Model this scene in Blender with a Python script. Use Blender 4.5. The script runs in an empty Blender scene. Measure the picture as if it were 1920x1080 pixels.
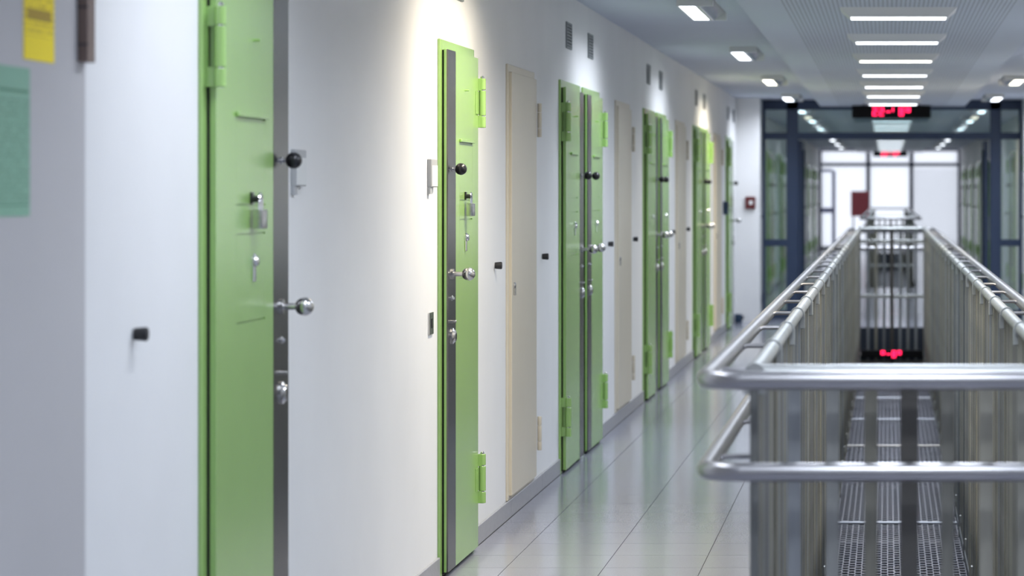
import bpy, bmesh, math, random
from mathutils import Vector, Matrix

random.seed(7)
scene = bpy.context.scene
COL = scene.collection
PI = math.pi

# ------------------------------------------------------------------ camera, world, exposure
F_PX = 5400.0                      # focal length in pixels of the 1920 px wide frame
VX, VY = 1664.0, 358.0             # vanishing point of the corridor
CAM_H = 1.507
cam_data = bpy.data.cameras.new('camera')
cam = bpy.data.objects.new('camera', cam_data)
COL.objects.link(cam)
cam.location = (0, 0, CAM_H)
cam.rotation_euler = (PI / 2, 0, 0)
cam_data.sensor_width = 36.0
cam_data.lens = F_PX / 1920 * 36.0
cam_data.shift_x = -(VX - 960) / 1920
cam_data.shift_y = -(540 - VY) / 1920
cam_data.clip_start = 0.05
cam_data.clip_end = 400
cam_data.dof.use_dof = True
cam_data.dof.focus_distance = 11.6
cam_data.dof.aperture_fstop = 4.0
scene.camera = cam

world = bpy.data.worlds.new('world')
scene.world = world
world.use_nodes = True
bg = world.node_tree.nodes['Background']
bg.inputs['Color'].default_value = (0.90, 0.94, 1.0, 1)
bg.inputs['Strength'].default_value = 1.4

scene.view_settings.view_transform = 'Standard'
scene.view_settings.look = 'None'
scene.view_settings.gamma = 1.0
scene.view_settings.use_curve_mapping = False
scene.view_settings.exposure = 0.0
scene.cycles.max_bounces = 5
scene.cycles.diffuse_bounces = 3
scene.cycles.glossy_bounces = 3
scene.cycles.transmission_bounces = 4
scene.cycles.transparent_max_bounces = 8
scene.cycles.adaptive_threshold = 0.06
scene.cycles.sample_clamp_indirect = 6.0

COOL = (0.82, 0.88, 1.0)
WARM = (1.0, 0.88, 0.70)
WASH_W = 18.0          # watts of a wall washer
PANEL_W = 27.0         # watts of a central luminaire
PANEL_C = (0.79, 0.87, 1.0)

# ------------------------------------------------------------------ main dimensions
XL, XR = -1.75, 1.86               # wall faces
XC = 0.05                          # centre line of the stairwell opening
ZS, ZC = 2.58, 2.50                # side ceiling, dropped centre ceiling
Y0, YG, YE = -3.0, 34.0, 74.0      # back wall, glazed partition, far windows
FXL, FXR = -0.305, 0.405           # fence planes of the opening
DECK = -0.42
PITCH = 5.26

# ------------------------------------------------------------------ materials
def srgb(r, g, b):
    f = lambda c: (c / 255 / 12.92) if c / 255 <= 0.04045 else ((c / 255 + 0.055) / 1.055) ** 2.4
    return (f(r), f(g), f(b))

def mat(name, col, rough=0.5, metal=0.0, spec=0.5, var=0.0, vscale=3.0, bump=0.0, bscale=80.0,
        emit=None, estr=0.0, stretch=None, rnd=0.0, coat=0.0):
    m = bpy.data.materials.new(name)
    m.use_nodes = True
    nt = m.node_tree
    p = nt.nodes['Principled BSDF']
    p.inputs['Base Color'].default_value = (*col, 1)
    p.inputs['Roughness'].default_value = rough
    p.inputs['Metallic'].default_value = metal
    p.inputs['Specular IOR Level'].default_value = spec
    p.inputs['Coat Weight'].default_value = coat
    p.inputs['Coat Roughness'].default_value = 0.2
    if emit:
        p.inputs['Emission Color'].default_value = (*emit, 1)
        p.inputs['Emission Strength'].default_value = estr
    if var or bump or rnd:
        tc = nt.nodes.new('ShaderNodeTexCoord')
        mp = nt.nodes.new('ShaderNodeMapping')
        if stretch:
            mp.inputs['Scale'].default_value = stretch
        nt.links.new(tc.outputs['Object'], mp.inputs['Vector'])
    if var or rnd:
        hsv = nt.nodes.new('ShaderNodeHueSaturation')
        hsv.inputs['Color'].default_value = (*col, 1)
        add = nt.nodes.new('ShaderNodeMath'); add.operation = 'ADD'
        add.inputs[0].default_value = 1.0
        add.inputs[1].default_value = 0.0
        if var:
            n = nt.nodes.new('ShaderNodeTexNoise')
            n.inputs['Scale'].default_value = vscale
            n.inputs['Detail'].default_value = 5
            nt.links.new(mp.outputs['Vector'], n.inputs['Vector'])
            mr = nt.nodes.new('ShaderNodeMapRange')
            mr.inputs['From Min'].default_value = 0.25; mr.inputs['From Max'].default_value = 0.75
            mr.inputs['To Min'].default_value = 1 - var; mr.inputs['To Max'].default_value = 1 + var
            nt.links.new(n.outputs['Fac'], mr.inputs['Value'])
            nt.links.new(mr.outputs['Result'], add.inputs[0])
        if rnd:
            oi = nt.nodes.new('ShaderNodeObjectInfo')
            mr2 = nt.nodes.new('ShaderNodeMapRange')
            mr2.inputs['To Min'].default_value = -rnd; mr2.inputs['To Max'].default_value = rnd
            nt.links.new(oi.outputs['Random'], mr2.inputs['Value'])
            nt.links.new(mr2.outputs['Result'], add.inputs[1])
        nt.links.new(add.outputs[0], hsv.inputs['Value'])
        nt.links.new(hsv.outputs['Color'], p.inputs['Base Color'])
    if bump:
        n2 = nt.nodes.new('ShaderNodeTexNoise')
        n2.inputs['Scale'].default_value = bscale
        n2.inputs['Detail'].default_value = 3
        nt.links.new(mp.outputs['Vector'], n2.inputs['Vector'])
        b = nt.nodes.new('ShaderNodeBump')
        b.inputs['Strength'].default_value = bump
        b.inputs['Distance'].default_value = 0.002
        nt.links.new(n2.outputs['Fac'], b.inputs['Height'])
        nt.links.new(b.outputs['Normal'], p.inputs['Normal'])
    return m

def glass_mat(name, tint, gloss=0.1):
    m = bpy.data.materials.new(name); m.use_nodes = True
    nt = m.node_tree; nt.nodes.clear()
    o = nt.nodes.new('ShaderNodeOutputMaterial')
    t = nt.nodes.new('ShaderNodeBsdfTransparent'); t.inputs['Color'].default_value = (*tint, 1)
    g = nt.nodes.new('ShaderNodeBsdfGlossy'); g.inputs['Roughness'].default_value = 0.02
    g.inputs['Color'].default_value = (1, 1, 1, 1)
    mx = nt.nodes.new('ShaderNodeMixShader'); mx.inputs['Fac'].default_value = gloss
    nt.links.new(t.outputs[0], mx.inputs[1]); nt.links.new(g.outputs[0], mx.inputs[2])
    nt.links.new(mx.outputs[0], o.inputs['Surface'])
    return m

def frosted_mat(name):
    m = bpy.data.materials.new(name); m.use_nodes = True
    nt = m.node_tree; nt.nodes.clear()
    o = nt.nodes.new('ShaderNodeOutputMaterial')
    t = nt.nodes.new('ShaderNodeBsdfTransparent'); t.inputs['Color'].default_value = (0.97, 0.98, 1, 1)
    g = nt.nodes.new('ShaderNodeBsdfTranslucent'); g.inputs['Color'].default_value = (0.85, 0.86, 0.9, 1)
    mx = nt.nodes.new('ShaderNodeMixShader'); mx.inputs['Fac'].default_value = 0.55
    nt.links.new(t.outputs[0], mx.inputs[1]); nt.links.new(g.outputs[0], mx.inputs[2])
    nt.links.new(mx.outputs[0], o.inputs['Surface'])
    return m

def perforated_mat(name, col):
    """painted metal ceiling panel with a fine grid of drilled holes"""
    m = bpy.data.materials.new(name); m.use_nodes = True
    nt = m.node_tree; p = nt.nodes['Principled BSDF']
    p.inputs['Roughness'].default_value = 0.55
    tc = nt.nodes.new('ShaderNodeTexCoord')
    sep = nt.nodes.new('ShaderNodeSeparateXYZ')
    nt.links.new(tc.outputs['Object'], sep.inputs[0])
    def wave(sock, per):
        a = nt.nodes.new('ShaderNodeMath'); a.operation = 'MULTIPLY'; a.inputs[1].default_value = 1 / per
        nt.links.new(sock, a.inputs[0])
        b = nt.nodes.new('ShaderNodeMath'); b.operation = 'FRACT'; nt.links.new(a.outputs[0], b.inputs[0])
        c = nt.nodes.new('ShaderNodeMath'); c.operation = 'SUBTRACT'; c.inputs[1].default_value = 0.5
        nt.links.new(b.outputs[0], c.inputs[0])
        d = nt.nodes.new('ShaderNodeMath'); d.operation = 'POWER'; d.inputs[1].default_value = 2
        nt.links.new(c.outputs[0], d.inputs[0])
        return d.outputs[0]
    s = nt.nodes.new('ShaderNodeMath'); s.operation = 'ADD'
    nt.links.new(wave(sep.outputs[0], 0.024), s.inputs[0])
    nt.links.new(wave(sep.outputs[1], 0.05), s.inputs[1])
    lt = nt.nodes.new('ShaderNodeMath'); lt.operation = 'LESS_THAN'; lt.inputs[1].default_value = 0.075
    nt.links.new(s.outputs[0], lt.inputs[0])
    ab = nt.nodes.new('ShaderNodeMath'); ab.operation = 'ABSOLUTE'
    nt.links.new(sep.outputs[0], ab.inputs[0])
    inside = nt.nodes.new('ShaderNodeMath'); inside.operation = 'LESS_THAN'; inside.inputs[1].default_value = 0.62
    nt.links.new(ab.outputs[0], inside.inputs[0])
    mul = nt.nodes.new('ShaderNodeMath'); mul.operation = 'MULTIPLY'
    nt.links.new(lt.outputs[0], mul.inputs[0]); nt.links.new(inside.outputs[0], mul.inputs[1])
    mx = nt.nodes.new('ShaderNodeMix'); mx.data_type = 'RGBA'
    mx.inputs['A'].default_value = (*col, 1); mx.inputs['B'].default_value = (col[0] * .5, col[1] * .5, col[2] * .5, 1)
    nt.links.new(mul.outputs[0], mx.inputs['Factor'])
    nt.links.new(mx.outputs['Result'], p.inputs['Base Color'])
    return m

def tile_mat(name):
    m = mat(name, srgb(148, 150, 162), rough=0.15, spec=0.5, var=0.10, vscale=160, rnd=0.03)
    nt = m.node_tree
    p = nt.nodes['Principled BSDF']
    return m

def print_mat(name, paper, ink, band_lo, band_hi, line=0.011):
    """sheet with lines of small print (flat print on paper); object z in metres up from the sheet's centre"""
    m = bpy.data.materials.new(name); m.use_nodes = True
    nt = m.node_tree; p = nt.nodes['Principled BSDF']; p.inputs['Roughness'].default_value = 0.6
    tc = nt.nodes.new('ShaderNodeTexCoord'); sep = nt.nodes.new('ShaderNodeSeparateXYZ')
    nt.links.new(tc.outputs['Object'], sep.inputs[0])
    a = nt.nodes.new('ShaderNodeMath'); a.operation = 'MULTIPLY'; a.inputs[1].default_value = 1 / line
    nt.links.new(sep.outputs[2], a.inputs[0])
    b = nt.nodes.new('ShaderNodeMath'); b.operation = 'FRACT'; nt.links.new(a.outputs[0], b.inputs[0])
    c = nt.nodes.new('ShaderNodeMath'); c.operation = 'LESS_THAN'; c.inputs[1].default_value = 0.45
    nt.links.new(b.outputs[0], c.inputs[0])
    n = nt.nodes.new('ShaderNodeTexNoise'); n.inputs['Scale'].default_value = 60
    nt.links.new(tc.outputs['Object'], n.inputs['Vector'])
    g = nt.nodes.new('ShaderNodeMath'); g.operation = 'GREATER_THAN'; g.inputs[1].default_value = 0.46
    nt.links.new(n.outputs['Fac'], g.inputs[0])
    m1 = nt.nodes.new('ShaderNodeMath'); m1.operation = 'MULTIPLY'
    nt.links.new(c.outputs[0], m1.inputs[0]); nt.links.new(g.outputs[0], m1.inputs[1])
    lo = nt.nodes.new('ShaderNodeMath'); lo.operation = 'GREATER_THAN'; lo.inputs[1].default_value = band_lo
    hi = nt.nodes.new('ShaderNodeMath'); hi.operation = 'LESS_THAN'; hi.inputs[1].default_value = band_hi
    nt.links.new(sep.outputs[2], lo.inputs[0]); nt.links.new(sep.outputs[2], hi.inputs[0])
    m2 = nt.nodes.new('ShaderNodeMath'); m2.operation = 'MULTIPLY'
    nt.links.new(lo.outputs[0], m2.inputs[0]); nt.links.new(hi.outputs[0], m2.inputs[1])
    m3 = nt.nodes.new('ShaderNodeMath'); m3.operation = 'MULTIPLY'
    nt.links.new(m1.outputs[0], m3.inputs[0]); nt.links.new(m2.outputs[0], m3.inputs[1])
    mx = nt.nodes.new('ShaderNodeMix'); mx.data_type = 'RGBA'
    mx.inputs['A'].default_value = (*paper, 1); mx.inputs['B'].default_value = (*ink, 1)
    nt.links.new(m3.outputs[0], mx.inputs['Factor'])
    nt.links.new(mx.outputs['Result'], p.inputs['Base Color'])
    return m

M = {}
M['wall'] = mat('wall_paint', (0.80, 0.80, 0.795), 0.6, spec=0.2, var=0.035, vscale=1.6, bump=0.06, bscale=25)
M['pier'] = mat('pier_grey', (0.50, 0.49, 0.495), 0.55, spec=0.3, var=0.03, vscale=2)  # even grey, darker than the adjoining wall
M['ceiling'] = mat('ceiling_paint', (0.62, 0.66, 0.74), 0.7, spec=0.2, var=0.02, vscale=2)
M['perf'] = perforated_mat('ceiling_perforated', (0.64, 0.685, 0.76))
M['green'] = mat('door_green_gloss', srgb(154, 193, 112), 0.26, spec=0.6, var=0.03, vscale=2.5, bump=0.02, bscale=30, coat=0.5)
M['cream'] = mat('cream_paint', srgb(212, 204, 186), 0.38, spec=0.45, var=0.02)
M['strip'] = mat('brushed_steel', (0.145, 0.142, 0.14), 0.24, metal=0.9, var=0.08, vscale=6, stretch=(30, 30, 0.6))
M['steel'] = mat('stainless', (0.62, 0.61, 0.60), 0.24, metal=1.0, var=0.04, vscale=14)
M['chrome'] = mat('chrome', (0.75, 0.75, 0.76), 0.12, metal=1.0)
M['handrail'] = mat('handrail_steel', (0.41, 0.40, 0.405), 0.34, metal=1.0, var=0.05, vscale=9)
M['galv'] = mat('galvanised', (0.29, 0.285, 0.25), 0.46, metal=0.75, var=0.22, vscale=5, stretch=(8, 8, 1.2), rnd=0.28)
nt = M['galv'].node_tree
hs = next(n for n in nt.nodes if n.type == 'HUE_SAT')
oi = next(n for n in nt.nodes if n.type == 'OBJECT_INFO')
mu = nt.nodes.new('ShaderNodeMath'); mu.operation = 'MULTIPLY'; mu.inputs[1].default_value = 17.3
fr_ = nt.nodes.new('ShaderNodeMath'); fr_.operation = 'FRACT'
cr = nt.nodes.new('ShaderNodeValToRGB')
cr.color_ramp.elements[0].color = (0.29, 0.28, 0.235, 1); cr.color_ramp.elements[0].position = 0.25
cr.color_ramp.elements[1].color = (0.25, 0.265, 0.28, 1); cr.color_ramp.elements[1].position = 0.85
e_ = cr.color_ramp.elements.new(0.55); e_.color = (0.29, 0.29, 0.265, 1)
nt.links.new(oi.outputs['Random'], mu.inputs[0]); nt.links.new(mu.outputs[0], fr_.inputs[0])
nt.links.new(fr_.outputs[0], cr.inputs['Fac']); nt.links.new(cr.outputs['Color'], hs.inputs['Color'])
M['galvdark'] = mat('galvanised_dark', (0.10, 0.095, 0.088), 0.5, metal=0.6, var=0.15, vscale=6)
M['galvtube'] = mat('galvanised_tube', (0.42, 0.43, 0.42), 0.42, metal=0.7, var=0.10, vscale=8)
M['black'] = mat('black_plastic', (0.012, 0.012, 0.014), 0.28, spec=0.5)
M['rubber'] = mat('black_rubber', (0.015, 0.015, 0.017), 0.6)
M['dark'] = mat('door_gap', (0.01, 0.012, 0.008), 0.8)
M['vent'] = mat('vent_grey', (0.22, 0.24, 0.25), 0.5)
M['ventdark'] = mat('vent_shade_dark_joint', (0.05, 0.055, 0.06), 0.7)  # shade behind the vent slats as a colour, also the batten's dark joints
M['tile'] = tile_mat('floor_tile')
M['grout'] = mat('grout', (0.10, 0.10, 0.105), 0.8)
M['skirting'] = mat('stone_skirting', (0.36, 0.36, 0.38), 0.35, var=0.10, vscale=60)
M['navy'] = mat('navy_frame', srgb(52, 66, 92), 0.4, spec=0.45)
M['glass'] = glass_mat('partition_glass', (0.78, 0.87, 0.87), 0.14)
M['frost'] = frosted_mat('far_window_pane')
M['plastic'] = mat('white_plastic', (0.74, 0.75, 0.74), 0.4)
M['greyplastic'] = mat('grey_plastic', (0.42, 0.43, 0.44), 0.45)
M['yellow'] = print_mat('yellow_sheet', srgb(252, 226, 8), srgb(206, 178, 6), -0.10, 0.10, 0.013)
M['greenpaper'] = print_mat('green_sheet', srgb(132, 178, 152), srgb(104, 146, 122), -0.125, 0.085, 0.010)
M['greenink'] = mat('green_sheet_ink', srgb(84, 130, 104), 0.6)
M['yellowink'] = mat('yellow_sheet_ink', srgb(170, 140, 10), 0.6)
M['brown'] = mat('brown_wood', srgb(122, 104, 96), 0.55, var=0.15, vscale=12, stretch=(6, 6, 1))
M['red'] = mat('alarm_red', srgb(92, 26, 28), 0.4)
M['cabred'] = mat('cabinet_red', srgb(255, 128, 136), 0.4)
M['navyplastic'] = mat('navy_plastic', srgb(28, 52, 78), 0.4)
M['deck'] = mat('deck_grating', (0.22, 0.225, 0.27), 0.38, metal=0.8, var=0.1, vscale=4)
M['decklip'] = mat('deck_lip', (0.36, 0.37, 0.40), 0.36, metal=0.9)
M['fascia'] = mat('slab_edge', srgb(46, 54, 68), 0.5)
M['lower'] = mat('lower_floor', (0.10, 0.11, 0.14), 0.5)
M['signbox'] = mat('sign_black', (0.006, 0.006, 0.007), 0.6, spec=0.15)
M['led'] = mat('sign_led', (0.2, 0.0, 0.02), 0.5, emit=(1.0, 0.015, 0.09), estr=4.0)
M['lampwhite'] = mat('lamp_housing', (0.78, 0.78, 0.78), 0.4)
M['reflector'] = mat('lamp_reflector', (0.7, 0.71, 0.75), 0.18, metal=1.0)
M['panelcool'] = mat('panel_light_cool', (0.9, 0.9, 0.9), 0.4, emit=(0.90, 0.95, 1.0), estr=5.0)
M['panelwarm'] = mat('panel_light_warm', (0.9, 0.9, 0.9), 0.4, emit=(1.0, 0.98, 0.84), estr=5.0)
M['washcool'] = mat('washer_cool', (0.9, 0.9, 0.9), 0.4, emit=(0.86, 0.92, 1.0), estr=6.0)
M['panelfar'] = mat('panel_light_far', (0.9, 0.9, 0.9), 0.4, emit=(0.82, 0.91, 1.0), estr=5.0)
M['washfar'] = mat('washer_far', (0.9, 0.9, 0.9), 0.4, emit=(0.86, 0.92, 1.0), estr=5.0)
M['washwarm'] = mat('washer_warm', (0.9, 0.9, 0.9), 0.4, emit=(1.0, 0.97, 0.78), estr=6.0)

for k_ in ('led', 'panelcool', 'panelwarm', 'panelfar', 'washcool', 'washwarm', 'washfar'):
    M[k_].cycles.emission_sampling = 'NONE'

# ------------------------------------------------------------------ mesh helpers
class MB:
    def __init__(self):
        self.bm = bmesh.new()
    def box(self, a, b, bev=0.0, seg=1):
        x0, x1 = sorted((a[0], b[0])); y0, y1 = sorted((a[1], b[1])); z0, z1 = sorted((a[2], b[2]))
        vs = [self.bm.verts.new((x, y, z)) for x in (x0, x1) for y in (y0, y1) for z in (z0, z1)]
        idx = [(0, 1, 3, 2), (4, 6, 7, 5), (0, 4, 5, 1), (2, 3, 7, 6), (0, 2, 6, 4), (1, 5, 7, 3)]
        fs = [self.bm.faces.new([vs[i] for i in f]) for f in idx]
        if bev > 0:
            es = list({e for f in fs for e in f.edges})
            bmesh.ops.bevel(self.bm, geom=es, offset=bev, segments=seg, affect='EDGES', profile=0.6)
        return self
    def frustum(self, rect0, z0, rect1, z1):
        v = [self.bm.verts.new((x, y, z0)) for x, y in rect0] + [self.bm.verts.new((x, y, z1)) for x, y in rect1]
        self.bm.faces.new(v[0:4]); self.bm.faces.new(v[4:8][::-1])
        for i in range(4):
            j = (i + 1) % 4
            self.bm.faces.new([v[i], v[i + 4], v[j + 4], v[j]])
        return self
    def lathe(self, prof, origin, axis='x', seg=20):
        """prof: [(distance along axis, radius)]"""
        rings = []
        for d, r in prof:
            ring = []
            if r < 1e-6:
                ring = [self._p(origin, axis, d, 0, 0)]
            else:
                for i in range(seg):
                    t = 2 * PI * i / seg
                    ring.append(self._p(origin, axis, d, r * math.cos(t), r * math.sin(t)))
            rings.append(ring)
        for a, b in zip(rings, rings[1:]):
            for i in range(seg):
                j = (i + 1) % seg
                q = [a[i % len(a)], a[j % len(a)], b[j % len(b)], b[i % len(b)]]
                u = []
                for v in q:
                    if v not in u: u.append(v)
                if len(u) > 2:
                    self.bm.faces.new(u)
        for ring, in ((rings[0],), (rings[-1],)):
            if len(ring) > 2:
                self.bm.faces.new(ring)
        return self
    def _p(self, o, axis, d, a, b):
        if axis == 'x': c = (o[0] + d, o[1] + a, o[2] + b)
        elif axis == 'y': c = (o[0] + a, o[1] + d, o[2] + b)
        else: c = (o[0] + a, o[1] + b, o[2] + d)
        return self.bm.verts.new(c)
    def ball(self, c, r, axis='x', seg=24, n=12):
        prof = [(-r * math.cos(PI * i / n), r * math.sin(PI * i / n)) for i in range(n + 1)]
        prof[0] = (-r, 0); prof[-1] = (r, 0)
        return self.lathe(prof, c, axis, seg)
    def sweep(self, pts, r, seg=12, closed=False):
        pts = [Vector(p) for p in pts]
        n = len(pts); rings = []
        up = None
        for i, p in enumerate(pts):
            if closed: t = (pts[(i + 1) % n] - pts[i - 1])
            else: t = pts[min(i + 1, n - 1)] - pts[max(i - 1, 0)]
            t.normalize()
            if up is None:
                up = Vector((0, 0, 1)) if abs(t.z) < 0.9 else Vector((1, 0, 0))
            up = (up - t * up.dot(t)).normalized()
            s = t.cross(up)
            rings.append([self.bm.verts.new(p + (up * math.cos(2 * PI * k / seg) + s * math.sin(2 * PI * k / seg)) * r) for k in range(seg)])
        for i in range(n if closed else n - 1):
            a, b = rings[i], rings[(i + 1) % n]
            for k in range(seg):
                l = (k + 1) % seg
                self.bm.faces.new([a[k], a[l], b[l], b[k]])
        if not closed:
            self.bm.faces.new(rings[0]); self.bm.faces.new(rings[-1])
        return self
    def mesh(self, name, material=None, smooth=True):
        bmesh.ops.recalc_face_normals(self.bm, faces=self.bm.faces[:])
        me = bpy.data.meshes.new(name)
        self.bm.to_mesh(me); self.bm.free()
        if smooth:
            me.polygons.foreach_set('use_smooth', [True] * len(me.polygons))
            me.set_sharp_from_angle(angle=math.radians(35))
        if material: me.materials.append(material)
        return me

CACHE = {}
def cached(key, fn, material, name):
    if key not in CACHE:
        mb = MB(); fn(mb); CACHE[key] = mb.mesh(name, material)
    return CACHE[key]

def obj(name, me, parent=None, loc=(0, 0, 0), rotz=0.0):
    o = bpy.data.objects.new(name, me)
    COL.objects.link(o)
    o.location = loc
    o.rotation_euler = (0, 0, rotz)
    if parent is not None: o.parent = parent
    return o

def build(name, fn, material, parent=None, loc=(0, 0, 0), key=None):
    if key is None:
        mb = MB(); fn(mb); me = mb.mesh(name, material)
    else:
        me = cached(key, fn, material, name)
    return obj(name, me, parent, loc)

def tag(o, label=None, cat=None, group=None, kind=None):
    if label: o['label'] = label
    if cat: o['category'] = cat
    if group: o['group'] = group
    if kind: o['kind'] = kind
    return o

def thing(name, label, cat, loc=(0, 0, 0), rotz=0.0, group=None):
    return tag(obj(name, None, None, loc, rotz), label, cat, group, 'thing')

def struct(name, fn, material, label=None):
    return tag(build(name, fn, material), label, kind='structure')

ORD = ['first', 'second', 'third', 'fourth', 'fifth', 'sixth', 'seventh', 'eighth', 'ninth', 'tenth', 'eleventh', 'twelfth',
       'thirteenth', 'fourteenth', 'fifteenth', 'sixteenth', 'seventeenth', 'eighteenth', 'nineteenth', 'twentieth',
       'twenty-first', 'twenty-second', 'twenty-third', 'twenty-fourth', 'twenty-fifth', 'twenty-sixth', 'twenty-seventh', 'twenty-eighth', 'twenty-ninth', 'thirtieth']

# ------------------------------------------------------------------ the room shell
struct('wall_left', lambda b: b.box((XL - .25, Y0, -3.2), (XL, YE + .2, ZS + .2)), M['wall'], 'white painted corridor wall carrying the green doors')
struct('wall_right', lambda b: b.box((XR, Y0, -3.2), (XR + .25, YE + .2, ZS + .2)), M['wall'], 'white painted corridor wall beyond the railings')
struct('wall_back', lambda b: b.box((XL - .25, Y0 - .2, -3.2), (XR + .25, Y0, ZS + .2)), M['wall'], 'white wall closing the corridor behind the viewer')
struct('wall_end', lambda b: b.box((XL - .25, YE, -3.2), (XR + .25, YE + .2, 0)), M['wall'], 'wall below the far windows')
struct('wall_near', lambda b: b.box((XL, Y0, 0), (XL + .02, 6.21, ZS)), M['pier'], 'greyish wall section with the paper notices')
struct('ceiling_left', lambda b: b.box((XL, Y0, ZS), (-.70, YE, ZS + .2)), M['ceiling'], 'smooth pale ceiling strip above the walkway')
struct('ceiling_right', lambda b: b.box((.80, Y0, ZS), (XR, YE, ZS + .2)), M['ceiling'], 'smooth pale ceiling strip beyond the railings')
ceil = build('ceiling', lambda b: b.box((-.85, Y0 - 20, 0), (.85, YE - 20, .2)), M['perf'], loc=(XC + .01, 20, ZC))
tag(ceil, 'dropped perforated ceiling band over the opening', kind='structure')

# floor: slabs with laid tiles
EDGE = -0.345
floor = struct('floor', lambda b: b.box((XL, Y0, -.32), (EDGE, YE, -.008)), M['grout'], 'glossy speckled grey tiles with dark joints')
TW = 0.392
tx = [XL + .012, -1.526, -1.526 + TW, -1.526 + 2 * TW, EDGE]
def tile_fn(w, l):
    return lambda b: b.box((.0015, .0015, -.008), (w - .0015, l - .0015, 0))
rows = 0
y = 11.52 - 14 * TW
while y < YG - TW:
    for a, c in zip(tx, tx[1:]):
        build('tile', tile_fn(c - a, TW), M['tile'], floor, (a, y, 0), key=('tile', round(c - a, 4)))
    y += TW; rows += 1
y_tiles_end = y
def tiles_rest(b):
    yy = y_tiles_end
    while yy < YE - TW:
        for a, c in zip(tx, tx[1:]):
            b.box((a + .0015, yy + .0015, -.008), (c - .0015, yy + TW - .0015, 0))
        yy += TW
    yy = 11.52 - 14 * TW
    while yy - TW > Y0:
        yy -= TW
        for a, c in zip(tx, tx[1:]):
            b.box((a + .0015, yy + .0015, -.008), (c - .0015, yy + TW - .0015, 0))
tag(build('far_tiles', tiles_rest, M['tile'], floor), kind='stuff')
# walkway beyond the opening and the bridges between the openings
fr = struct('floor_right', lambda b: b.box((.445, Y0, -.32), (XR, YE, -.008)), M['grout'], 'tiled walkway on the other side of the railings')
def tiles_right(b):
    yy = Y0
    while yy < YE - TW:
        x = .445
        while x < XR - .02:
            b.box((x + .0015, yy + .0015, -.008), (min(x + TW, XR) - .0015, yy + TW - .0015, 0))
            x += TW
        yy += TW
tag(build('walkway_tiles', tiles_right, M['tile'], fr), kind='stuff')
V1A, V1B = 6.61, 31.76
V2A, V2B = 44.8, 70.0
def bridge(name, ya, yb, label):
    s = struct(name, lambda b: b.box((EDGE, ya, -.52), (.445, yb, -.008)), M['fascia'], label)
    def t(b):
        yy = ya
        while yy < yb - .05:
            for i in range(2):
                b.box((EDGE + .395 * i + .0015, yy + .0015, -.008), (EDGE + .395 * (i + 1) - .0015, min(yy + TW, yb) - .0015, 0))
            yy += TW
    tag(build('bridge_tiles', t, M['tile'], s), kind='stuff')
bridge('floor_front', Y0, V1A - .05, 'tiled floor in front of the railing')
bridge('floor_bridge', V1B + .06, V2A - .05, 'tiled floor between the two railed openings, with dark slab edge')
bridge('floor_end', V2B + .05, YE, 'tiled floor in front of the far windows')
struct('floor_lower', lambda b: b.box((XL, Y0, -3.2), (XR, YE, -3.0)), M['lower'], 'dark floor of the storey below')

# skirting between the doors, filled in further down
skirt = tag(obj('baseboard_left', None), 'grey stone skirting along the white wall', kind='structure')

# far window wall
far = tag(obj('window_1', None, None, (0, YE, 0)), 'bright far window wall with dark slim mullions', kind='structure')
mull = [(XL, XL + .06), (-.54, -.45), (.57, .66), (XR - .06, XR)]
for a, c in mull:
    build('mullion', lambda b: b.box((a, -.05, 0), (c, .05, ZS)), M['navy'], far)
for z0, z1 in ((0, .08), (2.15, 2.22), (2.53, 2.62)):
    build('transom', lambda b: b.box((XL, -.045, z0), (XR, .045, z1)), M['navy'], far)
for i in range(3):
    a, c = mull[i][1], mull[i + 1][0]
    for z0, z1 in ((.08, 2.15), (2.22, 2.53)):
        build('pane', lambda b: b.box((a, -.006, z0), (c, .006, z1)), M['frost'], far)
# horizontal rails of the blinds behind the right hand bay
for k in range(24):
    zz = .16 + k * .082
    build('slat', lambda b: b.box((.68, .07, -.012), (XR - .08, .078, .012)), M['plastic'], far, (0, 0, zz), key='farslat')
# exterior door leaf in the left bay
build('door_panel', lambda b: (b.box((-1.42, -.06, .08), (-1.34, .02, 2.02)), b.box((-1.69, -.06, .95), (-1.42, .02, 1.07)), b.box((-1.69, -.06, 2.0), (-1.42, .02, 2.06))), mat('blue_grey_frame', srgb(150, 160, 200), .4), far)

struct('trim_1', lambda b: b.box((XL, 33.25, 0), (-1.475, 33.6, ZS)), M['wall'], 'white wall pier beside the glass partition')
struct('trim_2', lambda b: b.box((1.585, 33.25, 0), (XR, 33.6, ZS)), M['wall'], 'white wall pier at the other end of the glass partition')

# glass partition
part = tag(obj('window_2', None, None, (0, YG, 0)), 'glass partition in dark navy frames across the corridor', kind='structure')
for a, c in ((-1.475, -1.44), (-1.19, -1.05), (1.21, 1.34), (1.55, 1.585)):
    build('post', lambda b: b.box((a, -.05, 0), (c, .05, ZS), .004), M['navy'], part)
build('head_beam', lambda b: b.box((-1.44, -.05, 2.465), (1.55, .05, ZS), .004), M['navy'], part)
for a, c in ((-1.44, -1.19), (-1.05, 1.21), (1.34, 1.55)):
    build('transom', lambda b: b.box((a, -.045, 2.115), (c, .045, 2.195), .004), M['navy'], part)
    build('pane', lambda b: b.box((a, -.005, 2.195), (c, .005, 2.465)), M['glass'], part)
for a, c in ((-1.44, -1.19), (1.34, 1.55)):
    build('mid_rail', lambda b: b.box((a, -.045, .855), (c, .045, .935), .004), M['navy'], part)
    build('bottom_rail', lambda b: b.box((a, -.045, 0), (c, .045, .10), .004), M['navy'], part)
    build('pane', lambda b: b.box((a, -.005, .10), (c, .005, .855)), M['glass'], part)
    build('pane', lambda b: b.box((a, -.005, .935), (c, .005, 2.115)), M['glass'], part)
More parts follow.
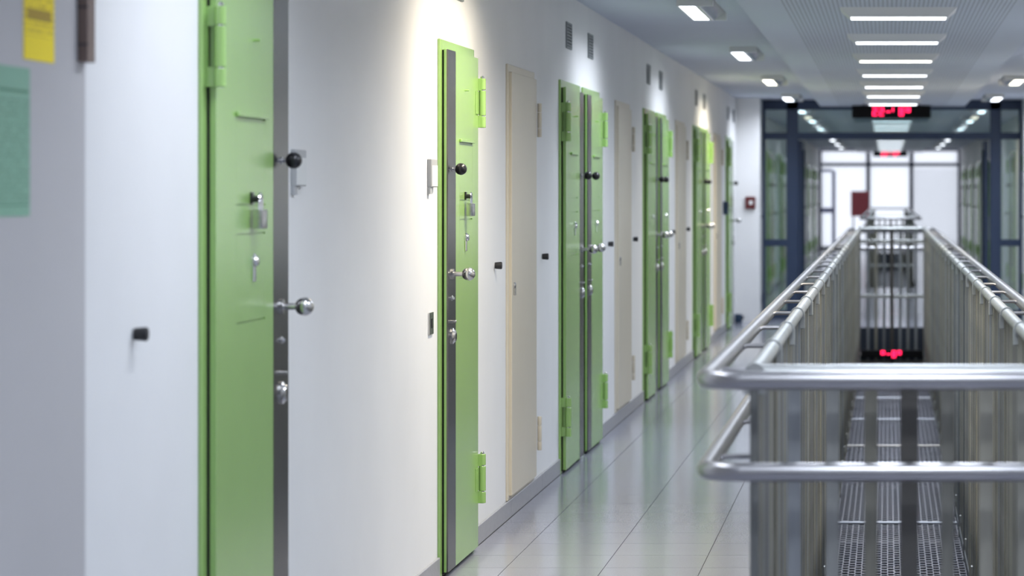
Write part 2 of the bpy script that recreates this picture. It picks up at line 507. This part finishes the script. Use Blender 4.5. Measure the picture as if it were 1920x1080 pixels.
for i, x in enumerate((-1.03, 1.17)):
    d = tag(obj('door_%d' % (i + 1), None, None, (x, YG + .06, 0)), 'navy framed glass door standing open against its post, ' + ('left leaf' if i == 0 else 'right leaf'), kind='structure')
    build('door_frame', lambda b: (b.box((-.022, 0, 0), (.022, .09, 2.10), .003), b.box((-.022, .96, 0), (.022, 1.05, 2.10), .003),
                                   b.box((-.022, .09, 0), (.022, .96, .12), .003), b.box((-.022, .09, 2.0), (.022, .96, 2.10), .003)), M['navy'], d)
    build('pane', lambda b: b.box((-.004, .09, .12), (.004, .96, 2.0)), M['glass'], d)
    build('handle', lambda b: b.sweep([(.03, .99, .9), (.06, .99, .9), (.06, .99, 1.2), (.03, .99, 1.2)], .012), M['steel'], d)

# ------------------------------------------------------------------ cell doors
LEAF_P = 0.035       # front of the leaf above the wall
def cell_door(name, label, y_near, W, hinge_far, side='left', group=None, detail=2, lock=True):
    """W leaf width; local x points out of the wall, local y runs along the wall from the near edge of the frame."""
    FW = W + .085
    if side == 'left':
        root = thing(name, label, 'door', (XL, y_near, 0), 0, group)
        hf = hinge_far
    else:
        root = thing(name, label, 'door', (XR, y_near + FW, 0), PI, group)
        hf = not hinge_far
    kk = (round(W, 3), hf)
    # u: distance from the latch edge of the frame
    U = (lambda u: u) if hf else (lambda u: FW - u)
    def bx(b, x0, u0, z0, x1, u1, z1, bev=0.0):
        b.box((x0, U(u0), z0), (x1, U(u1), z1), bev)
    L0, L1 = .04, .04 + W
    def frame(b):
        bx(b, 0, 0, 0, .012, .045, 2.10, .002)
        bx(b, 0, FW - .045, 0, .012, FW, 2.10, .002)
        bx(b, 0, .045, 2.055, .012, FW - .045, 2.10, .002)
    build('frame', frame, M['green'], root, key=('frame', kk))
    def gap(b):
        bx(b, .0005, .043, .012, .019, FW - .043, 2.058)
    build('gap_shade', gap, M['dark'], root, key=('gap', kk))  # near-black filler, paints in the shade between frame and leaf
    h0, h1, hz = L0 + .305, L0 + .66, (1.157, 1.392, 1.470, 1.702)
    def leaf(b):
        bx(b, .019, L0, .018, .029, L1, 2.062, .0015)
        bx(b, .029, L0 + .203, .018, LEAF_P, h0 - .0008, 2.062)
        bx(b, .029, h1 + .0008, .018, LEAF_P, L1, 2.062)
        bx(b, .029, h0 - .0008, .018, LEAF_P, h1 + .0008, hz[0] - .0015)
        bx(b, .029, h0 - .0008, hz[3] + .0015, LEAF_P, h1 + .0008, 2.062)
    lf = build('leaf', leaf, M['green'], root, key=('leaf', kk))
    def strip(b):
        bx(b, .029, L0 + .002, .018, LEAF_P + .0005, L0 + .201, 2.060)
    build('lock_strip', strip, M['strip'], lf, key=('strip', kk))
    if detail > 1:
        for i in range(3):
            z0, z1 = hz[i] + .0022, hz[i + 1] - .0022
            build('hatch_panel', lambda b: bx(b, .028, h0, z0, LEAF_P, h1, z1), M['green'], lf, key=('hatch', kk, i))
        build('hatch_rail', lambda b: bx(b, LEAF_P, h0 - .005, 1.703, LEAF_P + .010, h1 + .01, 1.716, .002), M['green'], lf, key=('rail', kk))
        def hook(b):
            b.lathe([(0, .004), (.016, .004), (.018, .003)], (LEAF_P, U(L0 + .45), 1.915), seg=10)
        build('viewer_hook', hook, M['green'], lf, key=('hook', kk))
        def lockplate(b):
            b.lathe([(0, .020), (.005, .020), (.008, .015), (.014, .013), (.016, .009)], (LEAF_P, U(L0 + .46), 1.318), seg=16)
            bx(b, LEAF_P, L0 + .445, 1.262, LEAF_P + .006, L0 + .475, 1.318, .002)
        build('hatch_lock', lockplate, M['chrome'], lf, key=('lockp', kk))
    um = L0 + .10
    # black ball knob
    kb = build('pull_knob', lambda b: b.ball((LEAF_P + .036, U(um), 1.593), .0235), M['black'], root, key=('bk', kk))
    build('knob_neck', lambda b: b.lathe([(0, .010), (.004, .010), (.005, .006), (.018, .006)], (LEAF_P, U(um), 1.593), seg=14), M['chrome'], kb, key=('bkn', kk))
    # steel ball handle
    sb = build('ball_handle', lambda b: b.ball((LEAF_P + .066, U(um), 1.18), .0265), M['steel'], root, key=('sk', kk))
    build('handle_stem', lambda b: b.lathe([(0, .021), (.008, .021), (.009, .0095), (.045, .0095)], (LEAF_P, U(um), 1.18), seg=18), M['steel'], sb, key=('sks', kk))
    if detail > 1:
        def keyhole(b):
            b.lathe([(0, .011), (.003, .011), (.006, .006), (.012, .005)], (LEAF_P, U(um), 1.085), seg=14)
        build('key_switch', keyhole, M['chrome'], root, key=('kh', kk))
        build('stop_pin', lambda b: b.lathe([(0, .006), (.016, .006), (.018, .004)], (LEAF_P, U(um), .993), seg=12), M['steel'], root, key=('pin', kk))
        cy = build('lock_rosette', lambda b: b.lathe([(0, .032), (.006, .032), (.010, .026), (.016, .022), (.018, .016)], (LEAF_P, U(um), .936), seg=22), M['steel'], root, key=('ros', kk))
        build('keyway', lambda b: bx(b, LEAF_P + .0175, um - .004, .924, LEAF_P + .0195, um + .004, .946), M['black'], cy, key=('kw', kk))
    # hinges
    ub = L1 + .016
    bxp = .050
    for zc in (1.875, .301):
        h = build('hinge', lambda b: (bx(b, .004, L1 + .002, -.103, .017, L1 + .012, .103, .001),
                                      bx(b, .004, L1 + .002, .052, bxp, L1 + .014, .103, .001),
                                      bx(b, .004, L1 + .002, -.103, bxp, L1 + .014, -.052, .001),
                                      bx(b, LEAF_P, L1 - .075, -.048, LEAF_P + .004, L1, .048, .001)), M['green'], root, (0, 0, zc), key=('hplate', kk))
        for a, c in ((.056, .103), (-.052, .052), (-.103, -.056)):
            build('knuckle', lambda b: b.lathe([(a, .0135), (a + .002, .015), (c - .002, .015), (c, .0135)], (bxp, U(ub), 0), 'z', 18), M['green'], h, key=('knu', kk, a))
        build('hinge_pin', lambda b: b.lathe([(-.104, .008), (.104, .008), (.110, .008), (.114, .004)], (bxp, U(ub), 0), 'z', 14), M['chrome'], h, key=('hpin', kk))
    return root

CAVITIES = []     # door spans along the wall, for the skirting
def span(y0, W): CAVITIES.append((y0, y0 + W + .085))

WD = .89
cell_door('cell_door', 'large green cell door closest to the viewer, hinged on its near edge', 7.31, WD, False); span(7.31, WD)
cell_door('cell_door', 'single sharp yellow-green cell door with padlock, steel strip on its near edge', 11.197, .83, True); span(11.197, .83)
PAIRS = [15.316 + PITCH * k for k in range(3)]
PN = ['first', 'second', 'third']
for k, yp in enumerate(PAIRS):
    cell_door('cell_door', 'green cell door, near leaf of the %s side by side pair past the cream door' % PN[k], yp, WD, False, group='paired green cell doors'); span(yp, WD)
    cell_door('cell_door', 'green cell door, far leaf of the %s side by side pair past the cream door' % PN[k], yp + 1.13, .86, True, group='paired green cell doors'); span(yp + 1.13, .86)
cell_door('cell_door', 'last green cell door just before the white pier and glass partition', 31.09, WD, False); span(31.09, WD)
# beyond the partition, both sides
for k in range(7):
    yp = 36.36 + PITCH * k
    for side, word in (('left', 'left wall'), ('right', 'right wall')):
        cell_door('cell_door', 'green cell door beyond the glass partition, %s, near leaf of %s pair' % (word, ORD[k]), yp, WD, False, side, 'green cell doors beyond the glass', 1)
        cell_door('cell_door', 'green cell door beyond the glass partition, %s, far leaf of %s pair' % (word, ORD[k]), yp + 1.13, .86, True, side, 'green cell doors beyond the glass', 1)
    span(yp, WD); span(yp + 1.13, .86)

# padlocks on the hatches of the two near doors
def padlock(label, y, z):
    r = thing('padlock', label, 'padlock', (XL + LEAF_P, y, z), 0, 'padlocks on door hatches')
    build('hasp', lambda b: (b.box((0, -.012, -.012), (.006, .012, .02), .001), b.lathe([(.004, .009), (.022, .009), (.024, .006)], (0, -.008, .002), seg=14)), M['black'], r, key='hasp')
    build('shackle', lambda b: b.sweep([(.022, -.004, -.03), (.022, -.004, -.005)] + [(.022, .012 - .016 * math.cos(t), -.005 + .02 * math.sin(t)) for t in [PI * i / 8 for i in range(1, 8)]] + [(.022, .028, -.005), (.022, .028, -.03)], .005, 8), M['chrome'], r, key='shackle')
    build('body', lambda b: b.box((.008, -.018, -.078), (.036, .042, -.026), .004, 2), M['steel'], r, key='padbody')
padlock('steel padlock hanging from the hatch of the closest green door', 7.76, 1.483)
padlock('steel padlock hanging from the hatch of the sharp yellow-green door', 11.69, 1.483)

# cream service doors
def cream_door(label, y0):
    r = thing('service_door', label, 'door', (XL, y0, 0), 0, 'cream service doors')
    W = 1.0
    build('frame', lambda b: (b.box((0, 0, .085), (.010, .05, 2.09), .002), b.box((0, W - .05, .085), (.010, W, 2.09), .002), b.box((0, .05, 2.045), (.010, W - .05, 2.09), .002), b.box((0, .05, .085), (.010, W - .05, .12), .002)), M['cream'], r, key='cframe')
    build('leaf', lambda b: b.box((.004, .04, .105), (.024, W - .03, 2.055), .002), M['cream'], r, key='cleaf')
    build('lock', lambda b: (b.lathe([(0, .016), (.005, .016), (.010, .011)], (.024, .10, 1.07), seg=14), b.box((.024, .092, 1.025), (.034, .108, 1.07), .002)), M['steel'], r, key='clock')
    for z in (1.855, .313):
        h = build('hinge', lambda b: b.box((.004, W - .03, -.08), (.022, W - .012, .08), .001), M['cream'], r, (0, 0, z), key='chinge')
        for a, c in ((.040, .083), (-.038, .038), (-.083, -.040)):
            build('knuckle', lambda b: b.lathe([(a, .010), (a + .002, .011), (c - .002, .011), (c, .010)], (.036, W - .012, 0), 'z', 14), M['cream'], h, key=('cknu', a))
CREAM = [13.2 + PITCH * k for k in range(4)]
cream_door('cream service door next to the sharp yellow-green door', CREAM[0])
cream_door('cream service door between the first and second green door pairs', CREAM[1])
cream_door('cream service door between the second and third green door pairs', CREAM[2])
cream_door('narrow looking cream service door before the last green door', CREAM[3])

# skirting
CAVITIES.sort()
edges = [6.21] + [v for s in CAVITIES for v in s] + [YE - .05]
for a, c in zip(edges[0::2], edges[1::2]):
    if c - a > .05:
        yy = a
        while yy < c - 1e-4:
            y1 = min(yy + 1.2, c)
            build('skirting_tile', lambda b: b.box((XL, yy + .001, 0), (XL + .011, y1 - .001, .082), .002), M['skirting'], skirt)
            yy = y1

# rubber bumpers on the wall
for y, lab in ((6.68, 'black rubber door bumper on the bluish white wall left of the closest door'),
               (12.82, 'black rubber bumper between the sharp green door and its cream neighbour'),
               (14.58, 'black rubber bumper between the first cream door and the first green pair'),
               (18.03, 'black rubber bumper just past the first green pair'),
               (19.81, 'black rubber bumper just past the second cream door'),
               (23.30, 'black rubber bumper just past the second green pair'),
               (25.05, 'black rubber bumper just past the third cream door'),
               (28.56, 'black rubber bumper just past the third green pair')):
    r = thing('door_bumper', lab, 'door stop', (XL, y, 1.175), 0, 'rubber bumpers on the wall')
    build('base_plate', lambda b: b.lathe([(0, .014), (.003, .014)], (0, 0, 0), seg=16), M['greyplastic'], r, key='bumpbase')
    build('buffer', lambda b: b.lathe([(.003, .0135), (.006, .0145), (.030, .0165), (.034, .0145)], (0, 0, 0), seg=20), M['rubber'], r, key='bumpbuf')

# vent grilles above the doors
def vent(y, lab):
    r = thing('vent_grille', lab, 'vent', (XL, y, 2.357), 0, 'vent grilles above the doors')
    build('frame', lambda b: (b.box((0, -.13, -.072), (.008, -.115, .072), .001), b.box((0, .115, -.072), (.008, .13, .072), .001), b.box((0, -.115, .06), (.008, .115, .072), .001), b.box((0, -.115, -.072), (.008, .115, -.06), .001)), M['vent'], r, key='vframe')
    build('hollow_shade', lambda b: b.box((.0005, -.115, -.06), (.002, .115, .06)), M['ventdark'], r, key='vback')  # flat dark sheet, its colour stands for the shade behind the slats
    for i in range(7):
        build('slat', lambda b: b.box((.002, -.115, -.0045), (.007, .115, .0045)), M['vent'], r, (0, 0, -.051 + i * .017), key='vslat')
vent(11.72, 'grey vent grille cut by the picture top above the sharp green door')
for k, yp in enumerate(PAIRS):
    vent(yp + .47, 'small grey vent grille above the near leaf of the %s green pair' % PN[k])
    vent(yp + 1.62, 'small grey vent grille above the far leaf of the %s green pair' % PN[k])
vent(31.56, 'small grey vent grille above the last green door')
vent(32.72, 'small grey vent grille next to the white pier, past the last door')

# name card holders, key switch plate, reader, alarm box, notices
def card_holder(lab, y):
    r = thing('card_holder', lab, 'card holder', (XL, y, 1.575), 0, 'name card holders beside the doors')
    build('case', lambda b: (b.box((0, 0, -.054), (.016, .15, .054), .002)), M['greyplastic'], r, key='chcase')
    build('card', lambda b: b.box((.016, .008, -.050), (.0175, .146, .030)), M['plastic'], r, key='chcard')
    build('tab', lambda b: b.box((0, .0, -.080), (.012, .04, -.054), .001), M['greyplastic'], r, key='chtab')
card_holder('grey card holder with white card beside the closest green door', 8.445)
card_holder('grey card holder with white card on the wall beside the sharp green door', 10.95)
r = thing('key_switch_plate', 'small steel key switch plate low beside the sharp green door', 'switch', (XL, 10.97, 1.0))
build('plate', lambda b: b.box((0, 0, -.042), (.006, .10, .042), .001), M['steel'], r)
build('key_slot', lambda b: b.box((.006, .045, -.018), (.0075, .06, .018)), M['black'], r)
r = thing('card_reader', 'dark blue wall reader just before the last green door', 'reader', (XL, 30.62, 1.325))
build('case', lambda b: b.box((0, 0, -.07), (.055, .09, .07), .006, 2), M['navyplastic'], r)
build('reader_face', lambda b: b.box((.055, .015, -.02), (.057, .075, .05)), M['black'], r)
r = thing('fire_alarm', 'dark red fire alarm box with white centre on the white pier', 'alarm', (-1.583, 33.25, 1.37))
build('case', lambda b: b.box((-.058, -.04, -.07), (.058, 0, .07), .006, 2), M['red'], r)
build('call_plate', lambda b: b.box((-.012, -.043, -.02), (.028, -.04, .025)), M['plastic'], r)
r = thing('door_stop', 'dark floor stop at the foot of the white pier', 'door stop', (-1.70, 32.9, 0))
build('stop_block', lambda b: b.box((-.05, -.05, 0), (.04, .05, .10), .012, 2), M['navyplastic'], r)
build('buffer', lambda b: b.lathe([(0, .02), (.02, .018)], (.04, 0, .06), seg=14), M['rubber'], r)

XP = XL + .02
r = thing('notice', 'yellow paper notice cut by the top edge on the greyish wall', 'notice', (XP, 5.87, 1.92))
build('sheet', lambda b: b.box((0.0005, -.105, -.1485), (.0015, .105, .1485)), M['yellow'], r)
for z, h in ((.055, .02), (-.055, .012)):
    build('print_band', lambda b: b.box((.0015, -.085, z - h), (.0017, .085, z + h)), M['yellowink'], r)
r = thing('notice', 'mint green paper list taped to the greyish wall at the left edge', 'notice', (XP, 5.70, 1.605))
build('sheet', lambda b: b.box((0.0005, -.115, -.1485), (.0015, .105, .1485)), M['greenpaper'], r)
build('print_band', lambda b: b.box((.0015, -.10, .098), (.0017, .095, .104)), M['greenink'], r)
build('print_band', lambda b: b.box((.0015, -.10, -.128), (.0017, .095, -.125)), M['greenink'], r)
r = thing('wood_strip', 'brown wooden strip ending above eye level at the wall corner', 'strip', (XP, 6.15, 0))
build('batten', lambda b: b.box((0, 0, 1.783), (.022, .06, 2.5), .002), M['brown'], r)
for z in (1.82, 1.90, 1.99):
    build('joint', lambda b: b.box((.0, -.0008, z - .002), (.0225, 0, z + .002)), M['ventdark'], r)

# ------------------------------------------------------------------ railings round the first opening
NP = 24
STEP = (V1B - V1A) / NP
TOP = 1.09
def bar_fn(b): b.box((-.004, -.015, DECK + .03), (.004, .015, TOP - .01))
def post_fn(b): b.box((-.010, -.022, DECK), (.010, .022, TOP - .012), .002)
def collar_fn(b):
    b.lathe([(-.02, .024), (.02, .024)], (0, 0, TOP), 'y', 16)
    b.box((-.026, -.012, TOP - .05), (.026, .012, TOP + .002), .003)
def side_fence(x, label, s):
    r = thing('railing', label, 'railing', (x, V1A, 0), 0, 'galvanised railings round the opening')
    build('top_tube', lambda b: b.sweep([(0, .0, TOP), (0, V1B - V1A, TOP)], .019, 16), M['galvtube'], r)
    build('bottom_rail', lambda b: b.box((-.006, 0, DECK + .02), (.006, V1B - V1A, DECK + .06)), M['galv'], r)
    for k in range(NP + 1):
        build('post', post_fn, M['galv'], r, (0, k * STEP, 0), key='post')
        build('collar', collar_fn, M['galvtube'], r, (0, k * STEP, 0), key='collar')
        if k < NP:
            for j in range(1, 12):
                build('bar', bar_fn, M['galv'], r, (0, (k + j / 12) * STEP, 0), key='bar')
    # welded fixing lugs near the foot
    for k in range(NP):
        build('fixing_lug', lambda b: b.box((-.005, -.02, -.28), (.005, .02, -.24), .002), M['galvtube'], r, (-s * .012, (k + .5) * STEP, 0), key='lug')
    return r
side_fence(FXL, 'long galvanised bar railing along the tiled walkway', -1)
side_fence(FXR, 'long galvanised bar railing on the far side of the opening', 1)
def end_fence(y, label):
    r = thing('railing', label, 'railing', (0, y, 0), 0, 'galvanised railings round the opening')
    build('top_tube', lambda b: b.sweep([(FXL, 0, TOP), (FXR, 0, TOP)], .019, 16), M['galvtube'], r)
    for i in range(-3, 4):
        w = .020 if i == 0 else .015
        build('post' if i == 0 else 'bar', lambda b: b.box((-w, -.004 - (.012 if i == 0 else 0), DECK + .03), (w, .004, TOP - .01)), M['galvdark'] if i == 0 else M['galv'], r, (XC + .088 * i, 0, 0), key=('ebar', w))
    if y > 10:
        for z in (.95, .345):
            build('cross_rail', lambda b: b.box((FXL, -.012, -.02), (FXR, -.004, .02), .002), M['galvtube'], r, (0, 0, z), key='crossrail')
    build('bottom_rail', lambda b: b.box((FXL, -.006, DECK + .02), (FXR, .006, DECK + .06)), M['galv'], r)
end_fence(V1A, 'short galvanised railing across the near end of the opening')
end_fence(V1B, 'short galvanised railing across the far end of the opening')

def round_rect(x0, x1, y0, y1, z, rad=.085, n=7):
    pts = []
    for cx, cy, t0 in ((x0 + rad, y0 + rad, PI), (x1 - rad, y0 + rad, 1.5 * PI), (x1 - rad, y1 - rad, 0), (x0 + rad, y1 - rad, .5 * PI)):
        for i in range(n + 1):
            t = t0 + .5 * PI * i / n
            pts.append((cx + rad * math.cos(t), cy + rad * math.sin(t), z))
    return pts
OFF = .11
def handrail(z, label, ya, yb, brackets=True, group='steel handrails round the openings'):
    r = thing('handrail', label, 'handrail', (0, 0, z), 0, group)
    build('rail', lambda b: b.sweep(round_rect(FXL - OFF, FXR + OFF, ya - OFF, yb + OFF, 0), .0215, 18, True), M['handrail'], r)
    if brackets:
        n = round((yb - ya) / STEP)
        for k in range(n):
            for s, x in ((-1, FXL), (1, FXR)):
                def br(b):
                    b.sweep([(s * .008, 0, .004), (s * (OFF - .03), 0, .004), (s * (OFF - .016), 0, -.002), (s * (OFF - .006), 0, -.012)], .0065, 8)
                build('bracket', br, M['handrail'], r, (x, ya + (k + .22) * STEP, 0), key=('bracket', s))
    return r
handrail(1.079, 'upper polished steel handrail looping round the first opening', V1A, V1B)
handrail(.872, 'lower polished steel handrail below it round the first opening', V1A, V1B)

# second opening beyond the partition
def far_fence(x, label):
    r = thing('railing', label, 'railing', (x, V2A, 0), 0, 'railings beyond the glass partition')
    build('top_tube', lambda b: b.sweep([(0, 0, TOP), (0, V2B - V2A, TOP)], .019, 10), M['galvtube'], r)
    def bars(b):
        y = 0
        while y < V2B - V2A:
            b.box((-.004, y - .015, DECK), (.004, y + .015, TOP - .01)); y += .0873
    tag(build('bars', bars, M['galv'], r), kind='stuff')
far_fence(FXL, 'far railing beyond the glass partition on the walkway side')
far_fence(FXR, 'far railing beyond the glass partition on the other side')
end_fence(V2A, 'short railing across the second opening beyond the partition')
handrail(1.079, 'upper steel handrail round the second opening beyond the partition', V2A, V2B, False)
handrail(.872, 'lower steel handrail round the second opening beyond the partition', V2A, V2B, False)

# grating deck in the opening
DL = (V1B - V1A) / 10
def deck_panel(b):
    w0, w1 = -.33, .43
    n = 23
    xs = [w0 + (w1 - w0) * i / n for i in range(n + 1)]
    for x in xs:
        b.box((x - .002, .02, -.025), (x + .002, DL - .02, 0))
    for i in range(n):
        y = .05 + (.05 if i % 2 else 0)
        while y < DL - .03:
            b.box((xs[i], y - .012, -.006), (xs[i + 1], y + .012, -.001))
            y += .10
k = 0
deckr = thing('grating_deck', 'dark steel mesh deck down between the railings', 'grating', (0, 0, DECK))
yj = V1A + .01
k = 0
while k < 10:
    L = DL
    pn = build('mesh_panel', deck_panel, M['deck'], deckr, (0, yj, 0), key='deck')
    pn['kind'] = 'stuff'
    build('edge_lip', lambda b: (b.box((-.33, -.02, -.03), (.43, .02, .012), .003)), M['decklip'], deckr, (0, yj, 0), key='lip')
    if k % 2 == 0:
        build('cross_beam', lambda b: b.box((-.345, -.10, -.16), (.445, .10, -.035)), M['fascia'], deckr, (0, yj - .55, 0), key='beam')
    yj += DL; k += 1

struct('shaft_blackout', lambda b: b.box((EDGE, V2A, DECK - .1), (.445, V2B, DECK)), M['fascia'], 'added dark sheet that keeps the second opening dark')  # added sheet, blocks bright reflections from below so the opening looks dark

# ------------------------------------------------------------------ number displays
SEG = {'2': 'abged', '8': 'abcdefg', '1': 'bc', '7': 'abc', '0': 'abcdef', '-': 'g', '°': 'abgf', "'": 'f', 'o': 'gcde'}
def digits_mb(b, text, h, w, pitch, y):
    t = h * .15
    n = len(text)
    x = -pitch * n / 2 + (pitch - w) / 2
    for ch in text:
        boxes = {'a': (0, h - t, w, h), 'g': (0, h / 2 - t / 2, w, h / 2 + t / 2), 'd': (0, 0, w, t),
                 'f': (0, h / 2, t, h), 'b': (w - t, h / 2, w, h), 'e': (0, 0, t, h / 2), 'c': (w - t, 0, w, h / 2)}
        for sname in SEG.get(ch, ''):
            x0, z0, x1, z1 = boxes[sname]
            b.box((x + x0, y, z0 - h / 2), (x + x1, y + .004, z1 - h / 2))
        x += pitch
def sign(label, loc, w, h, text, dh, hang=True):
    r = thing('display_sign', label, 'sign', loc, 0, 'red number displays')
    build('case', lambda b: b.box((-w / 2, 0, -h / 2), (w / 2, .10, h / 2), .006), M['signbox'], r)
    build('digits', lambda b: digits_mb(b, text, dh, dh * .56, dh * .80, -.005), M['led'], r)
    if hang:
        for s in (-1, 1):
            build('hanger', lambda b: b.box((s * w * .35 - .01, .03, h / 2 - .005), (s * w * .35 + .01, .07, ZC - loc[2] + .002)), M['signbox'], r)
sign('black display sign with red digits hanging before the glass partition', (.045, 33.0, 2.415), .905, .145, "22-'8°", .095)
sign('small black display with red digits hanging at the far windows', (.07, 72.0, 2.43), .86, .13, "22-'8°", .095)
sign('low display with red digits on the slab edge at the end of the deck', (XC - .01, V1B - .14, -.285), .70, .09, "°-8°", .075, False)

# red cabinet at the far windows
r = thing('red_cabinet', 'small red cabinet fixed before the far windows', 'cabinet', (-.70, YE - .5, 0))
build('body', lambda b: b.box((-.23, -.12, .86), (.23, .12, 1.50), .006), M['cabred'], r)
build('door_panel', lambda b: b.box((-.21, -.135, .88), (.21, -.12, 1.48), .004), M['cabred'], r)
build('stand', lambda b: (b.box((-.19, -.05, 0), (-.15, .05, .86)), b.box((.15, -.05, 0), (.19, .05, .86))), M['plastic'], r)

# ------------------------------------------------------------------ lamps
def area_lamp(name, parent, loc, size, watts, col, spread, tilt=0.0):
    ld = bpy.data.lights.new(name, 'AREA')
    ld.shape = 'RECTANGLE'; ld.size, ld.size_y = size
    ld.energy = watts; ld.color = col; ld.spread = math.radians(spread)
    lo = bpy.data.objects.new(name, ld)
    COL.objects.link(lo); lo.parent = parent; lo.location = loc
    lo.rotation_euler = (0, tilt, 0)
    return lo
def panel_lamp(y, label, m):
    r = thing('panel_lamp', label, 'ceiling light', (XC + .01, y, ZC), 0, 'ceiling panel lamps in the perforated band')
    a, c = .32, .265
    build('housing', lambda b: b.frustum([(-a, -.25), (a, -.25), (a, .25), (-a, .25)], .002, [(-c, -.16), (c, -.16), (c, .16), (-c, .16)], -.048), M['lampwhite'], r, key='plh')
    build('diffuser', lambda b: b.box((-c + .005, -.15, -.050), (c - .005, .10, -.0478)), m, r, key=('pld', m.name))
    if True:
        area_lamp('panel_glow', r, (0, -.025, -.056), (.5, .24), PANEL_W if y < YG else PANEL_W * .55, (1.0, 0.96, 0.86) if m is M['panelwarm'] else PANEL_C, 158)
PW = {4: 1}
n = 0
y = 15.8 - 2.63 * 6
vis = 0
for k in range(28):
    yy = 15.8 + 2.63 * (k - 6)
    if yy > 71: break
    if abs(yy - 33.0) < .3 or abs(yy - 34.2) < .4: continue
    if k < 6:
        lab = '%s ceiling panel lamp out of view overhead, before the ones in view' % ORD[k].capitalize()
    elif yy < YG:
        lab = '%s rectangular ceiling lamp over the railings, counted from the top edge' % ORD[k - 6].capitalize()
    else:
        vis += 1
        lab = '%s ceiling lamp beyond the glass partition, counted from the partition' % ORD[vis - 1].capitalize()
    panel_lamp(yy, lab, M['panelfar'] if yy > YG else M['panelwarm'] if k in (8,) else M['panelcool'])

def washer(y, side, label, m):
    """slim linear luminaire along the corridor: dropped body, lit lens on the wall side, metal reflector on the other"""
    s = 1 if side == 'left' else -1     # local +x points to the corridor centre
    r = thing('wall_washer', label, 'ceiling light', ((-1.10 if side == 'left' else 1.21), y, ZS), 0 if s == 1 else PI, 'wall washers in the side ceilings')
    H = .66
    build('housing', lambda b: (b.box((-.075, -H, -.045), (-.065, H, .002), .002), b.box((-.075, -H - .012, -.045), (.13, -H, .002), .002),
                                b.box((-.075, H, -.045), (.13, H + .012, .002), .002), b.box((.030, -H, -.048), (.042, H, .002), .002)), M['lampwhite'], r, key='wh')
    build('lens', lambda b: b.box((-.064, -H + .003, -.042), (.029, H - .003, -.012), .002), m, r, key=('wl', m.name))
    def refl(b):
        b.frustum([(.043, -H + .003), (.130, -H + .003), (.130, H - .003), (.043, H - .003)], .001, [(.043, -H + .003), (.060, -H + .003), (.060, H - .003), (.043, H - .003)], -.046)
    build('reflector', refl, M['reflector'], r, key='wr')
    if y < YG:
        warm = m is M['washwarm']
        area_lamp('washer_glow', r, (-.018, 0, -.056), (.09, 2 * H - .02), WASH_W * (1.85 if warm else 0.72 if y < 8 else 1.0), WARM if warm else COOL, 142, math.radians(8))
YW = [1.84, 7.1, 11.40, 16.70, 22.05, 27.40, 32.45, 37.6, 42.9, 48.2, 53.5, 58.8, 64.1, 69.4]
for k, yy in enumerate(YW):
    for side in ('left', 'right'):
        w = 'walkway' if side == 'left' else 'other'
        first = 3 if side == 'left' else 5
        if yy > YG:
            lab = '%s slim ceiling light on the %s side beyond the glass partition' % (ORD[k - 7].capitalize(), w)
        elif k < first:
            lab = '%s slim ceiling light on the %s side, out of view overhead' % (ORD[k].capitalize(), w)
        else:
            lab = '%s slim ceiling light in view on the %s side before the glass partition' % (ORD[k - first].capitalize(), w)
        washer(yy, side, lab, M['washfar'] if yy > YG else M['washwarm'] if k in (2, 5) else M['washcool'])
